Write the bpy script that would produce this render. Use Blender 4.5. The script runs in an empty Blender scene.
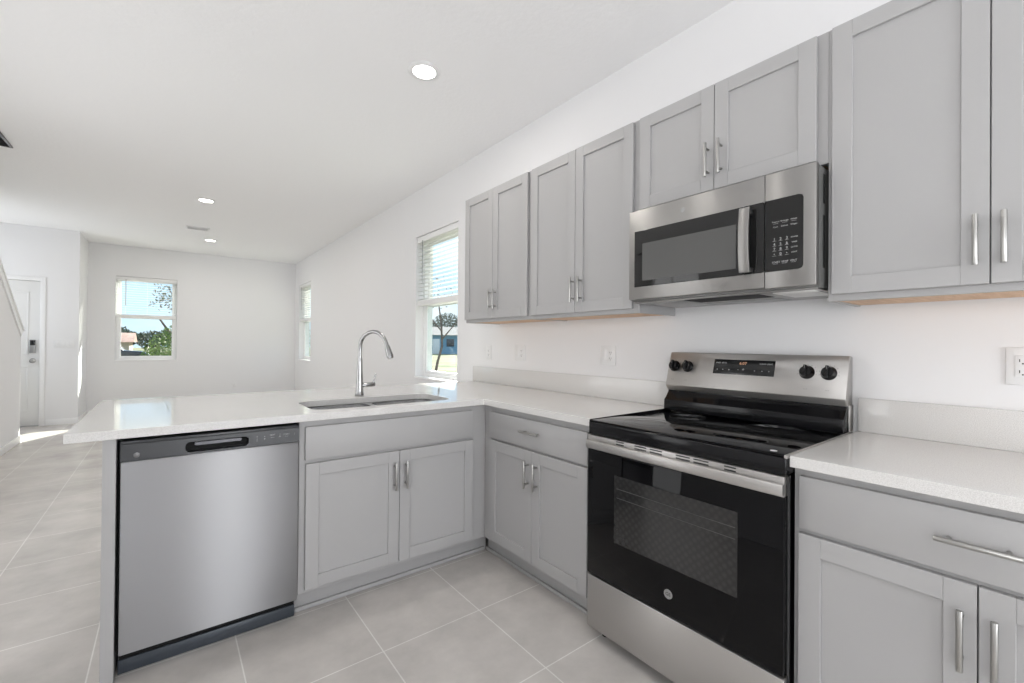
import bpy, bmesh, math, random
from mathutils import Vector, Matrix
random.seed(7)
PI = math.pi
SC = bpy.context.scene
COL = SC.collection

# ------------------------------------------------------------------ camera
cam_data = bpy.data.cameras.new('camera')
cam = bpy.data.objects.new('camera', cam_data)
COL.objects.link(cam)
cam.location = (-2.0812, 0.0, 1.2331)
cam.rotation_euler = (Matrix.Rotation(-0.6598, 4, 'Z') @ Matrix.Rotation(PI / 2 + 0.0052, 4, 'X')
                      @ Matrix.Rotation(0.0084, 4, 'Z')).to_euler()
cam_data.sensor_width = 36.0
cam_data.lens = 443.4 / 1024 * 36.0
cam_data.clip_start = 0.05
cam_data.clip_end = 500
SC.camera = cam

# ------------------------------------------------------------------ view, exposure, sampling helpers
SC.view_settings.view_transform = 'Standard'
SC.view_settings.look = 'None'
SC.view_settings.gamma = 1.0
SC.view_settings.use_curve_mapping = False
SC.view_settings.exposure = 0.45
SC.cycles.use_denoising = True
try:
    SC.cycles.denoiser = 'OPENIMAGEDENOISE'
except Exception:
    pass
SC.cycles.max_bounces = 14
SC.cycles.diffuse_bounces = 8
SC.cycles.glossy_bounces = 6
SC.cycles.transparent_max_bounces = 16
SC.cycles.sample_clamp_indirect = 6.0
SC.cycles.caustics_reflective = False
SC.cycles.caustics_refractive = False

# ------------------------------------------------------------------ sky
world = bpy.data.worlds.new('sky')
SC.world = world
world.use_nodes = True
wn, wl = world.node_tree.nodes, world.node_tree.links
wn.clear()
w_out = wn.new('ShaderNodeOutputWorld')
w_bg = wn.new('ShaderNodeBackground')
w_bg.inputs['Strength'].default_value = 1.08
w_tc = wn.new('ShaderNodeTexCoord')
w_sep = wn.new('ShaderNodeSeparateXYZ')
w_grad = wn.new('ShaderNodeValToRGB')
w_grad.color_ramp.elements[0].position = 0.0
w_grad.color_ramp.elements[0].color = (0.60, 0.76, 0.92, 1)
w_grad.color_ramp.elements[1].position = 0.55
w_grad.color_ramp.elements[1].color = (0.34, 0.56, 0.90, 1)
w_noise = wn.new('ShaderNodeTexNoise')
w_noise.inputs['Scale'].default_value = 3.2
w_noise.inputs['Detail'].default_value = 6
w_map = wn.new('ShaderNodeMapping')
w_map.inputs['Scale'].default_value = (1, 1, 2.6)
w_cr = wn.new('ShaderNodeValToRGB')
w_cr.color_ramp.elements[0].position = 0.47
w_cr.color_ramp.elements[1].position = 0.66
w_mix = wn.new('ShaderNodeMix')
w_mix.data_type = 'RGBA'
w_mix.inputs[7].default_value = (0.86, 0.91, 0.97, 1)
wl.new(w_tc.outputs['Generated'], w_sep.inputs[0])
wl.new(w_sep.outputs['Z'], w_grad.inputs[0])
wl.new(w_tc.outputs['Generated'], w_map.inputs[0])
wl.new(w_map.outputs[0], w_noise.inputs['Vector'])
wl.new(w_noise.outputs['Fac'], w_cr.inputs[0])
wl.new(w_cr.outputs[0], w_mix.inputs[0])
wl.new(w_grad.outputs[0], w_mix.inputs[6])
wl.new(w_mix.outputs[2], w_bg.inputs[0])
wl.new(w_bg.outputs[0], w_out.inputs[0])

# ------------------------------------------------------------------ sun (low, from the far right)
sun_d = bpy.data.lights.new('sun', 'SUN')
sun_d.energy = 13.0
sun_d.angle = math.radians(0.6)
sun_d.color = (1.0, 0.95, 0.86)
sun_o = bpy.data.objects.new('sun', sun_d)
COL.objects.link(sun_o)
sun_o.rotation_euler = Vector((-0.74, -1.2, -0.75)).to_track_quat('-Z', 'Y').to_euler()
sun_o.location = (6, 20, 12)

# ------------------------------------------------------------------ added area lights outside unseen, invented openings, to fill the room
def fill_light(name, loc, direction, sx, sy, power, color=(0.985, 0.99, 1.0)):
    d = bpy.data.lights.new(name, 'AREA')
    d.shape = 'RECTANGLE'
    d.size, d.size_y = sx, sy
    d.energy = power
    d.color = color
    o = bpy.data.objects.new(name, d)
    COL.objects.link(o)
    o.location = loc
    o.rotation_euler = Vector(direction).to_track_quat('-Z', 'Y').to_euler()
    return o
fill_light('patio_fill', (-1.09, -3.3, 1.08), (0, 1, 0.5), 1.85, 2.0, 60, (0.985, 0.99, 1.0))  # added fill behind the camera
fill_light('side_fill', (-3.75, -0.9, 1.5), (1, 0, 0.7), 1.7, 1.3, 34)  # added fill from the unseen left side
fill_light('living_fill', (-3.75, 3.4, 1.25), (1, 0, 0.35), 2.2, 1.7, 20)  # added fill to brighten floor and ceiling further in
fill_light('stairwell_fill', (-4.8, 8.3, 1.7), (1, 0, 0.5), 1.0, 1.2, 12)  # added fill for the stair end of the room
LAMP_POWER = 4.0
LAMP_COLOR = (1.0, 0.95, 0.90)

# ------------------------------------------------------------------ materials
def principled(name, color, rough=0.5, metal=0.0, spec=0.5, coat=0.0, emit=None, emit_s=0.0):
    m = bpy.data.materials.new(name)
    m.use_nodes = True
    b = m.node_tree.nodes['Principled BSDF']
    b.inputs['Base Color'].default_value = (*color, 1)
    b.inputs['Roughness'].default_value = rough
    b.inputs['Metallic'].default_value = metal
    b.inputs['Specular IOR Level'].default_value = spec
    if coat:
        b.inputs['Coat Weight'].default_value = coat
        b.inputs['Coat Roughness'].default_value = 0.05
    if emit:
        b.inputs['Emission Color'].default_value = (*emit, 1)
        b.inputs['Emission Strength'].default_value = emit_s
    return m

def add_noise_bump(m, scale, strength, dist=0.002, detail=3, stretch=None):
    n, l = m.node_tree.nodes, m.node_tree.links
    tc = n.new('ShaderNodeTexCoord')
    mp = n.new('ShaderNodeMapping')
    if stretch:
        mp.inputs['Scale'].default_value = stretch
    no = n.new('ShaderNodeTexNoise')
    no.inputs['Scale'].default_value = scale
    no.inputs['Detail'].default_value = detail
    bu = n.new('ShaderNodeBump')
    bu.inputs['Strength'].default_value = strength
    bu.inputs['Distance'].default_value = dist
    l.new(tc.outputs['Object'], mp.inputs[0])
    l.new(mp.outputs[0], no.inputs['Vector'])
    l.new(no.outputs['Fac'], bu.inputs['Height'])
    l.new(bu.outputs[0], n['Principled BSDF'].inputs['Normal'])
    return no

def add_noise_color(m, scale, c0, c1, p0=0.35, p1=0.65, detail=4, stretch=None):
    n, l = m.node_tree.nodes, m.node_tree.links
    tc = n.new('ShaderNodeTexCoord')
    mp = n.new('ShaderNodeMapping')
    if stretch:
        mp.inputs['Scale'].default_value = stretch
    no = n.new('ShaderNodeTexNoise')
    no.inputs['Scale'].default_value = scale
    no.inputs['Detail'].default_value = detail
    cr = n.new('ShaderNodeValToRGB')
    cr.color_ramp.elements[0].position = p0
    cr.color_ramp.elements[1].position = p1
    cr.color_ramp.elements[0].color = (*c0, 1)
    cr.color_ramp.elements[1].color = (*c1, 1)
    l.new(tc.outputs['Object'], mp.inputs[0])
    l.new(mp.outputs[0], no.inputs['Vector'])
    l.new(no.outputs['Fac'], cr.inputs[0])
    l.new(cr.outputs[0], n['Principled BSDF'].inputs['Base Color'])

M = {}
M['wall'] = principled('wall_paint', (0.80, 0.798, 0.803), 0.9, spec=0.2)
add_noise_bump(M['wall'], 90, 0.10, 0.002)
M['ceiling'] = principled('ceiling_paint', (0.89, 0.888, 0.890), 0.95, spec=0.15)
add_noise_bump(M['ceiling'], 38, 0.35, 0.004, 4)
M['trim'] = principled('white_trim', (0.86, 0.86, 0.86), 0.35)
M['door_paint'] = principled('door_paint', (0.80, 0.80, 0.79), 0.4)
M['cabinet'] = principled('grey_cabinet_paint', (0.392, 0.388, 0.388), 0.42, spec=0.4)
add_noise_bump(M['cabinet'], 60, 0.03, 0.001)
M['wood'] = principled('maple_underside', (0.62, 0.40, 0.24), 0.5)
add_noise_color(M['wood'], 6, (0.56, 0.35, 0.20), (0.68, 0.46, 0.29), stretch=(12, 1, 1))
M['quartz'] = principled('white_quartz', (0.72, 0.71, 0.70), 0.035, spec=0.55)
add_noise_color(M['quartz'], 420, (0.60, 0.59, 0.575), (0.71, 0.70, 0.685), 0.36, 0.60, 2)
M['handle'] = principled('brushed_nickel', (0.42, 0.415, 0.40), 0.32, 1.0)
M['chrome'] = principled('satin_chrome', (0.36, 0.36, 0.36), 0.20, 1.0)
M['dark_plastic'] = principled('dark_grey_plastic', (0.030, 0.032, 0.036), 0.28)
M['kick_metal'] = principled('dark_kick_plate', (0.055, 0.065, 0.08), 0.35, 0.2)
M['black'] = principled('black_enamel', (0.006, 0.006, 0.007), 0.12, spec=0.3)
M['case_grey'] = principled('grey_metal_case', (0.17, 0.17, 0.165), 0.38, 0.5)
M['pull'] = principled('dark_grey_pull', (0.10, 0.10, 0.11), 0.3, 0.4)
M['soft_badge'] = principled('tone_badge', (0.14, 0.14, 0.14), 0.35, 0.5)
M['rack'] = principled('rack_wire', (0.07, 0.07, 0.07), 0.4)
M['void'] = principled('black_recess', (0.004, 0.004, 0.004), 0.8)
M['black_glass'] = principled('black_glass', (0.002, 0.002, 0.0025), 0.03, spec=0.20)
M['mw_glass'] = principled('microwave_black_glass', (0.012, 0.012, 0.012), 0.06)
M['mw_screen'] = principled('microwave_mesh_window', (0.10, 0.10, 0.098), 0.10)
M['legend'] = principled('pale_legend_print', (0.42, 0.42, 0.42), 0.6)
M['legend_dark'] = principled('dark_legend_print', (0.16, 0.16, 0.15), 0.6)
M['amber'] = principled('clock_digits', (0.25, 0.16, 0.10), 0.5, emit=(1.0, 0.5, 0.3), emit_s=0.35)
M['display'] = principled('display_panel', (0.012, 0.013, 0.014), 0.12)
M['badge'] = principled('badge_silver', (0.36, 0.36, 0.36), 0.35, 0.6)
M['plate'] = principled('white_plastic', (0.80, 0.80, 0.80), 0.35)
M['slot'] = principled('dark_slot', (0.03, 0.03, 0.03), 0.6)
M['blind'] = principled('white_blind', (0.84, 0.84, 0.83), 0.5)
M['ring'] = principled('burner_ring_print', (0.035, 0.035, 0.036), 0.2)
M['filter'] = principled('light_lens_panel', (0.72, 0.72, 0.70), 0.35)
M['mesh_filter'] = principled('metal_mesh_filter', (0.35, 0.35, 0.35), 0.45, 0.8)
M['lens'] = principled('lamp_lens', (0.9, 0.9, 0.9), 0.5, emit=(1.0, 0.96, 0.9), emit_s=12.0)
M['oven_dot'] = principled('oven_window_screen', (0.024, 0.024, 0.025), 0.06)

def stainless(name, color, rough, axis_scale, aniso=0.75):
    m = principled(name, color, rough, 1.0)
    n, l = m.node_tree.nodes, m.node_tree.links
    b = n['Principled BSDF']
    tg = n.new('ShaderNodeTangent')
    tg.direction_type = 'RADIAL'
    tg.axis = 'Z'
    l.new(tg.outputs[0], b.inputs['Tangent'])
    b.inputs['Anisotropic'].default_value = aniso
    b.inputs['Anisotropic Rotation'].default_value = 0.25
    add_noise_bump(m, 40, 0.05, 0.0006, 2, stretch=axis_scale)
    return m
M['steel'] = stainless('brushed_stainless', (0.53, 0.515, 0.50), 0.40, (0.6, 0.6, 22))
M['steel_dw'] = stainless('brushed_stainless_door', (0.44, 0.44, 0.45), 0.55, (0.6, 0.6, 22), 0.9)
M['steel_mw'] = stainless('brushed_stainless_microwave', (0.37, 0.362, 0.352), 0.40, (0.6, 0.6, 22))
M['steel_sink'] = principled('sink_steel', (0.62, 0.62, 0.62), 0.22, 1.0)

# oven window: printed dot screen
def dot_screen(m):
    n, l = m.node_tree.nodes, m.node_tree.links
    tc = n.new('ShaderNodeTexCoord')
    mp = n.new('ShaderNodeMapping')
    mp.inputs['Rotation'].default_value = (0, math.radians(45), 0)
    mp.inputs['Scale'].default_value = (1, 1, 1)
    vo = n.new('ShaderNodeTexVoronoi')
    vo.inputs['Scale'].default_value = 48
    vo.inputs['Randomness'].default_value = 0.15
    cr = n.new('ShaderNodeValToRGB')
    cr.color_ramp.elements[0].position = 0.15
    cr.color_ramp.elements[0].color = (0.034, 0.0335, 0.033, 1)
    cr.color_ramp.elements[1].position = 0.55
    cr.color_ramp.elements[1].color = (0.017, 0.017, 0.017, 1)
    l.new(tc.outputs['Object'], mp.inputs[0])
    l.new(mp.outputs[0], vo.inputs['Vector'])
    l.new(vo.outputs['Distance'], cr.inputs[0])
    l.new(cr.outputs[0], n['Principled BSDF'].inputs['Base Color'])
dot_screen(M['oven_dot'])

# floor tile
def tile_material():
    m = principled('porcelain_tile', (0.42, 0.40, 0.38), 0.26, spec=0.5)
    n, l = m.node_tree.nodes, m.node_tree.links
    b = n['Principled BSDF']
    tc = n.new('ShaderNodeTexCoord')
    mp = n.new('ShaderNodeMapping')
    # grout lines at x = -0.932 - k*0.4572 and y = 1.712 + k*0.4572
    mp.inputs['Location'].default_value = (0.932, -1.712, 0)
    br = n.new('ShaderNodeTexBrick')
    br.offset = 0.0
    br.squash = 1.0
    br.inputs['Scale'].default_value = 1.0
    br.inputs['Brick Width'].default_value = 0.4572
    br.inputs['Row Height'].default_value = 0.4572
    br.inputs['Mortar Size'].default_value = 0.0026
    br.inputs['Mortar Smooth'].default_value = 0.1
    br.inputs['Bias'].default_value = 0.0
    br.inputs['Color1'].default_value = (0.555, 0.527, 0.498, 1)
    br.inputs['Color2'].default_value = (0.590, 0.560, 0.530, 1)
    br.inputs['Mortar'].default_value = (0.76, 0.745, 0.71, 1)
    no = n.new('ShaderNodeTexNoise')
    no.inputs['Scale'].default_value = 2.6
    no.inputs['Detail'].default_value = 9
    no.inputs['Roughness'].default_value = 0.62
    cr = n.new('ShaderNodeValToRGB')
    cr.color_ramp.elements[0].position = 0.32
    cr.color_ramp.elements[0].color = (0.80, 0.80, 0.80, 1)
    cr.color_ramp.elements[1].position = 0.68
    cr.color_ramp.elements[1].color = (1.10, 1.10, 1.10, 1)
    mx = n.new('ShaderNodeMix')
    mx.data_type = 'RGBA'
    mx.blend_type = 'MULTIPLY'
    mx.inputs[0].default_value = 1.0
    bu = n.new('ShaderNodeBump')
    bu.invert = True
    bu.inputs['Strength'].default_value = 0.4
    bu.inputs['Distance'].default_value = 0.001
    l.new(tc.outputs['Object'], mp.inputs[0])
    l.new(mp.outputs[0], br.inputs['Vector'])
    l.new(tc.outputs['Object'], no.inputs['Vector'])
    l.new(no.outputs['Fac'], cr.inputs[0])
    l.new(br.outputs['Color'], mx.inputs[6])
    l.new(cr.outputs[0], mx.inputs[7])
    l.new(mx.outputs[2], b.inputs['Base Color'])
    l.new(br.outputs['Fac'], bu.inputs['Height'])
    l.new(bu.outputs[0], b.inputs['Normal'])
    return m
M['tile'] = tile_material()

def glass_material():
    m = bpy.data.materials.new('window_glass')
    m.use_nodes = True
    n, l = m.node_tree.nodes, m.node_tree.links
    n.clear()
    o = n.new('ShaderNodeOutputMaterial')
    mix = n.new('ShaderNodeMixShader')
    t = n.new('ShaderNodeBsdfTransparent')
    t.inputs[0].default_value = (0.93, 0.965, 0.95, 1)
    g = n.new('ShaderNodeBsdfGlossy')
    g.inputs['Roughness'].default_value = 0.01
    fr = n.new('ShaderNodeFresnel')
    fr.inputs['IOR'].default_value = 1.45
    ge = n.new('ShaderNodeNewGeometry')
    inv = n.new('ShaderNodeMath')
    inv.operation = 'SUBTRACT'
    inv.inputs[0].default_value = 1.0
    mul = n.new('ShaderNodeMath')
    mul.operation = 'MULTIPLY'
    l.new(ge.outputs['Backfacing'], inv.inputs[1])
    l.new(inv.outputs[0], mul.inputs[0])
    l.new(fr.outputs[0], mul.inputs[1])
    l.new(mul.outputs[0], mix.inputs[0])
    l.new(t.outputs[0], mix.inputs[1])
    l.new(g.outputs[0], mix.inputs[2])
    l.new(mix.outputs[0], o.inputs[0])
    return m
M['glass'] = glass_material()
# outdoors
M['lawn'] = principled('dry_lawn', (0.42, 0.40, 0.22), 0.95, spec=0.1)
add_noise_color(M['lawn'], 0.35, (0.12, 0.15, 0.07), (0.30, 0.26, 0.17), 0.40, 0.60, 6)
M['leaf'] = principled('green_leaf', (0.16, 0.25, 0.06), 0.6, spec=0.2)
add_noise_color(M['leaf'], 2.2, (0.09, 0.16, 0.04), (0.30, 0.38, 0.10), 0.35, 0.65)
M['leaf_dark'] = principled('dark_leaf', (0.07, 0.10, 0.05), 0.7, spec=0.2)
add_noise_color(M['leaf_dark'], 0.9, (0.06, 0.08, 0.05), (0.16, 0.18, 0.11), 0.35, 0.65)
M['bark'] = principled('bark', (0.13, 0.10, 0.08), 0.9)
add_noise_color(M['bark'], 12, (0.08, 0.06, 0.05), (0.20, 0.16, 0.13))
M['blue_wall'] = principled('blue_siding', (0.16, 0.34, 0.48), 0.7)
M['tan_wall'] = principled('tan_stucco', (0.50, 0.42, 0.34), 0.85)
M['roof_grey'] = principled('grey_shingle', (0.26, 0.23, 0.23), 0.9)
M['roof_red'] = principled('red_brown_shingle', (0.30, 0.17, 0.13), 0.9)
add_noise_color(M['roof_red'], 3, (0.24, 0.13, 0.10), (0.36, 0.21, 0.17))
M['ext_glass'] = principled('house_window_glass', (0.05, 0.06, 0.08), 0.1)
M['car_paint'] = principled('dark_car_paint', (0.02, 0.022, 0.028), 0.2, coat=0.5)
M['rubber'] = principled('tyre_rubber', (0.02, 0.02, 0.02), 0.8)

# ------------------------------------------------------------------ geometry helpers
class MB:
    """collects shapes into one mesh object"""
    def __init__(self):
        self.bm = bmesh.new()

    def _merge(self, b, mat=0):
        for f in b.faces:
            f.material_index = mat
        me = bpy.data.meshes.new('tmp')
        b.to_mesh(me)
        b.free()
        self.bm.from_mesh(me)
        bpy.data.meshes.remove(me)
        return self

    def box(self, x0, x1, y0, y1, z0, z1, bev=0.0, seg=2, mat=0, mtx=None):
        b = bmesh.new()
        bmesh.ops.create_cube(b, size=1)
        for v in b.verts:
            v.co = Vector(((x0 + x1) / 2 + v.co.x * (x1 - x0), (y0 + y1) / 2 + v.co.y * (y1 - y0),
                           (z0 + z1) / 2 + v.co.z * (z1 - z0)))
        if bev > 0:
            bmesh.ops.bevel(b, geom=b.edges[:], offset=bev, segments=seg, affect='EDGES', profile=0.5)
        if mtx:
            bmesh.ops.transform(b, matrix=mtx, verts=b.verts)
        return self._merge(b, mat)

    def cyl(self, p0, p1, r, r2=None, seg=20, bev=0.0, mat=0):
        p0, p1 = Vector(p0), Vector(p1)
        d = p1 - p0
        b = bmesh.new()
        bmesh.ops.create_cone(b, cap_ends=True, segments=seg, radius1=r, radius2=r if r2 is None else r2, depth=d.length)
        if bev > 0:
            es = [e for e in b.edges if abs(e.verts[0].co.z - e.verts[1].co.z) < 1e-6]
            bmesh.ops.bevel(b, geom=es, offset=bev, segments=2, affect='EDGES', profile=0.5)
        q = d.to_track_quat('Z', 'Y').to_matrix().to_4x4()
        bmesh.ops.transform(b, matrix=Matrix.Translation((p0 + p1) / 2) @ q, verts=b.verts)
        return self._merge(b, mat)

    def tube(self, pts, r, seg=12, mat=0, caps=True):
        pts = [Vector(p) for p in pts]
        rs = r if isinstance(r, (list, tuple)) else [r] * len(pts)
        b = bmesh.new()
        rings = []
        prev = None
        for i, p in enumerate(pts):
            t = (pts[min(i + 1, len(pts) - 1)] - pts[max(i - 1, 0)]).normalized()
            if prev is None:
                a = t.orthogonal().normalized()
            else:
                a = (prev - t * prev.dot(t)).normalized()
            prev = a
            c = t.cross(a)
            rings.append([b.verts.new(p + (a * math.cos(k * 2 * PI / seg) + c * math.sin(k * 2 * PI / seg)) * rs[i])
                          for k in range(seg)])
        for i in range(len(rings) - 1):
            for k in range(seg):
                b.faces.new((rings[i][k], rings[i][(k + 1) % seg], rings[i + 1][(k + 1) % seg], rings[i + 1][k]))
        if caps:
            b.faces.new(rings[0][::-1])
            b.faces.new(rings[-1])
        bmesh.ops.recalc_face_normals(b, faces=b.faces)
        return self._merge(b, mat)

    def lathe(self, prof, c=(0, 0, 0), axis='Z', seg=32, mat=0):
        b = bmesh.new()
        rings = []
        for (r, h) in prof:
            if r < 1e-5:
                rings.append([b.verts.new((0, 0, h))])
            else:
                rings.append([b.verts.new((r * math.cos(k * 2 * PI / seg), r * math.sin(k * 2 * PI / seg), h)) for k in range(seg)])
        for i in range(len(rings) - 1):
            a, d = rings[i], rings[i + 1]
            for k in range(seg):
                if len(a) == 1 and len(d) == 1:
                    continue
                if len(a) == 1:
                    b.faces.new((a[0], d[(k + 1) % seg], d[k]))
                elif len(d) == 1:
                    b.faces.new((a[k], a[(k + 1) % seg], d[0]))
                else:
                    b.faces.new((a[k], a[(k + 1) % seg], d[(k + 1) % seg], d[k]))
        for ring in (rings[0], rings[-1]):
            if len(ring) > 2 and prof[0] != prof[-1]:
                b.faces.new(ring)
        bmesh.ops.recalc_face_normals(b, faces=b.faces)
        rot = {'Z': Matrix.Identity(4), 'Y': Matrix.Rotation(PI / 2, 4, 'X'), 'X': Matrix.Rotation(-PI / 2, 4, 'Y')}[axis]
        bmesh.ops.transform(b, matrix=Matrix.Translation(c) @ rot, verts=b.verts)
        return self._merge(b, mat)

    def prism(self, pts, lo, hi, axis='Z', bev=0.0, mat=0, holes=()):
        """polygon pts (2-D) extruded along axis; axis X: pts=(y,z), Y: (x,z), Z: (x,y)"""
        def P(p, h):
            if axis == 'Z':
                return (p[0], p[1], h)
            if axis == 'Y':
                return (p[0], h, p[1])
            return (h, p[0], p[1])
        b = bmesh.new()
        if not holes:
            f = b.faces.new([b.verts.new(P(p, lo)) for p in pts])
            faces = [f]
        else:
            edges = []
            for loop in [pts] + list(holes):
                vs = [b.verts.new(P(p, lo)) for p in loop]
                for i in range(len(vs)):
                    edges.append(b.edges.new((vs[i], vs[(i + 1) % len(vs)])))
            bmesh.ops.triangle_fill(b, use_beauty=True, use_dissolve=False, edges=edges)
            faces = b.faces[:]
        r = bmesh.ops.extrude_face_region(b, geom=faces)
        vs = [v for v in r['geom'] if isinstance(v, bmesh.types.BMVert)]
        off = Vector(P((0, 0), hi)) - Vector(P((0, 0), lo))
        bmesh.ops.translate(b, vec=off, verts=vs)
        bmesh.ops.recalc_face_normals(b, faces=b.faces)
        if bev > 0:
            es = [e for e in b.edges if len(e.link_faces) == 2 and e.calc_face_angle(0) > 0.7]
            bmesh.ops.bevel(b, geom=es, offset=bev, segments=2, affect='EDGES', profile=0.5)
        return self._merge(b, mat)

    def text(self, s, size, mtx, mat=0, depth=0.0003):
        cu = bpy.data.curves.new('txt', 'FONT')
        cu.body = s
        cu.size = size
        cu.align_x = 'CENTER'
        cu.align_y = 'CENTER'
        cu.extrude = depth
        cu.resolution_u = 2
        ob = bpy.data.objects.new('txt', cu)
        COL.objects.link(ob)
        dg = bpy.context.evaluated_depsgraph_get()
        me = bpy.data.meshes.new_from_object(ob.evaluated_get(dg))
        me.transform(mtx)
        for p in me.polygons:
            p.material_index = mat
        b = bmesh.new()
        b.from_mesh(me)
        bpy.data.objects.remove(ob)
        bpy.data.curves.remove(cu)
        bpy.data.meshes.remove(me)
        return self._merge(b, mat)

    def build(self, name, mats, parent=None, smooth=True):
        me = bpy.data.meshes.new(name)
        self.bm.to_mesh(me)
        self.bm.free()
        for m in (mats if isinstance(mats, (list, tuple)) else [mats]):
            me.materials.append(m)
        if smooth:
            for p in me.polygons:
                p.use_smooth = True
            me.set_sharp_from_angle(angle=math.radians(32))
        o = bpy.data.objects.new(name, me)
        COL.objects.link(o)
        if parent:
            o.parent = parent
        return o

def thing(name, label, cat, loc=(0, 0, 0), rotz=0.0, group=None):
    o = bpy.data.objects.new(name, None)
    o.empty_display_size = 0.1
    COL.objects.link(o)
    o.location = loc
    o.rotation_euler = (0, 0, rotz)
    o['label'] = label
    o['category'] = cat
    if group:
        o['group'] = group
    return o

def tag(o, label, cat, group=None):
    o['label'] = label
    o['category'] = cat
    if group:
        o['group'] = group
    return o

def struct(o):
    o['kind'] = 'structure'
    return o

def copy_tree(o, parent=None):
    c = o.copy()
    COL.objects.link(c)
    c.parent = parent
    for ch in [k for k in bpy.data.objects if k.parent == o]:
        copy_tree(ch, c)
    return c

def front_text_matrix(x, y, z):
    """text lying in the local x-z plane and facing local -y"""
    return Matrix.Translation((x, y, z)) @ Matrix.Rotation(PI / 2, 4, 'X')

def rrect(x0, x1, y0, y1, r, n=6):
    pts = []
    for cx, cy, a0 in ((x1 - r, y1 - r, 0), (x0 + r, y1 - r, PI / 2), (x0 + r, y0 + r, PI), (x1 - r, y0 + r, 1.5 * PI)):
        for k in range(n + 1):
            a = a0 + k * PI / 2 / n
            pts.append((cx + r * math.cos(a), cy + r * math.sin(a)))
    return pts

# ================================================================== the room
ZC = 2.85
YF = 10.02
XE = -4.6
YB = -3.2
W1 = (3.495, 4.36, 0.875, 2.355)     # window beside the sink (y0,y1,z0,z1) in wall_right
W2 = (8.77, 9.68, 0.885, 2.37)       # window at the far end of wall_right
W3 = (-2.79, -1.96, 0.897, 2.33)     # window in wall_far (x0,x1,z0,z1)

def holed(lo, hi, z0, z1, holes):
    """rectangles covering [lo,hi]x[z0,z1] minus the holes (sorted along the run)"""
    out = []
    c = lo
    for (a, b, h0, h1) in holes:
        out.append((c, a, z0, z1))
        if h0 > z0:
            out.append((a, b, z0, h0))
        out.append((a, b, h1, z1))
        c = b
    out.append((c, hi, z0, z1))
    return out

m = MB()
m.box(-5.2, 0.2, YB - 0.2, YF + 0.2, -0.12, 0.0)
struct(m.build('floor', M['tile'], smooth=False))
m = MB()
m.box(-5.2, 0.2, YB - 0.2, YF + 0.2, ZC, ZC + 0.15)
struct(m.build('ceiling', M['ceiling'], smooth=False))
m = MB()
for (a, b, z0, z1) in holed(YB, YF, 0, ZC, [W1, W2]):
    m.box(0, 0.2, a, b, z0, z1)
struct(m.build('wall_right', M['wall'], smooth=False))
m = MB()
for (a, b, z0, z1) in holed(-3.28, 0.2, 0, ZC, [W3]):
    m.box(a, b, YF, YF + 0.2, z0, z1)
struct(m.build('wall_far', M['wall'], smooth=False))
DX0, DX1, DZ1 = -4.445, -3.53, 2.075
m = MB()
for (a, b, z0, z1) in holed(-4.7, -3.13, 0, ZC, [(DX0, DX1, 0, DZ1)]):
    m.box(a, b, 9.15, 9.30, z0, z1)
struct(m.build('wall_entry', M['wall'], smooth=False))
m = MB()
m.box(-3.28, -3.13, 9.30, YF, 0, ZC)
struct(m.build('wall_alcove', M['wall'], smooth=False))
# wall on the left with the sloping stair knee wall at its far end, and two unseen openings added for fill light
m = MB()
sl = (1.975 - 1.345) / (6.96 - 7.84)
ytop = 7.84 + (ZC - 1.345) / sl
m.prism([(4.6, 0), (7.84, 0), (7.84, 1.345), (ytop, ZC), (4.6, ZC)], -3.60, -3.48, 'X')
for (a, b, z0, z1) in holed(0.2, 4.6, 0, ZC, [(2.25, 4.55, 0.35, 2.15)]):
    m.box(-3.60, -3.48, a, b, z0, z1)
for (a, b, z0, z1) in holed(YB, 0.2, 0, ZC, [(-1.8, 0.0, 0.85, 2.2)]):
    m.box(-3.60, -3.48, a, b, z0, z1)
struct(m.build('wall_left', M['wall'], smooth=False))
m = MB()
for (a, b, z0, z1) in holed(YB, 9.15, 0, ZC, [(7.8, 8.8, 1.1, 2.3)]):  # unseen opening added for the stairwell fill
    m.box(-4.7, -4.6, a, b, z0, z1)
struct(m.build('wall_stairwell', M['wall'], smooth=False))
m = MB()
for (a, b, z0, z1) in holed(-3.60, 0.2, 0, ZC, [(-2.04, -0.14, 0, 2.12)]):  # opening added for the patio fill, placed to suit the dishwasher reflection
    m.box(a, b, YB, YB + 0.0 - 0.2, z0, z1)
struct(m.build('wall_back', M['wall'], smooth=False))
# sloping cap and skirt of the stair wall
m = MB()
L = math.hypot(7.84 - ytop, ZC - 1.345)
ang = math.atan2(ZC - 1.345, ytop - 7.84)
n2 = Vector((0, math.cos(ang + PI / 2 - PI), math.sin(ang + PI / 2 - PI)))
ny, nz = math.sin(PI - ang), math.cos(PI - ang)
def cap_pt(s, h):
    return (7.84 + math.cos(ang) * s + ny * h, 1.345 + math.sin(ang) * s + nz * h)
m.prism([cap_pt(-0.02, 0), cap_pt(L - 0.03, 0), cap_pt(L - 0.03, 0.022), cap_pt(-0.02, 0.022)], -3.625, -3.455, 'X', bev=0.003)
m.prism([cap_pt(-0.01, -0.075), cap_pt(L - 0.13, -0.075), cap_pt(L - 0.05, -0.001), cap_pt(-0.01, -0.001)], -3.479, -3.466, 'X')
m.build('trim_1', M['trim'])
struct(bpy.data.objects['trim_1'])
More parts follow.
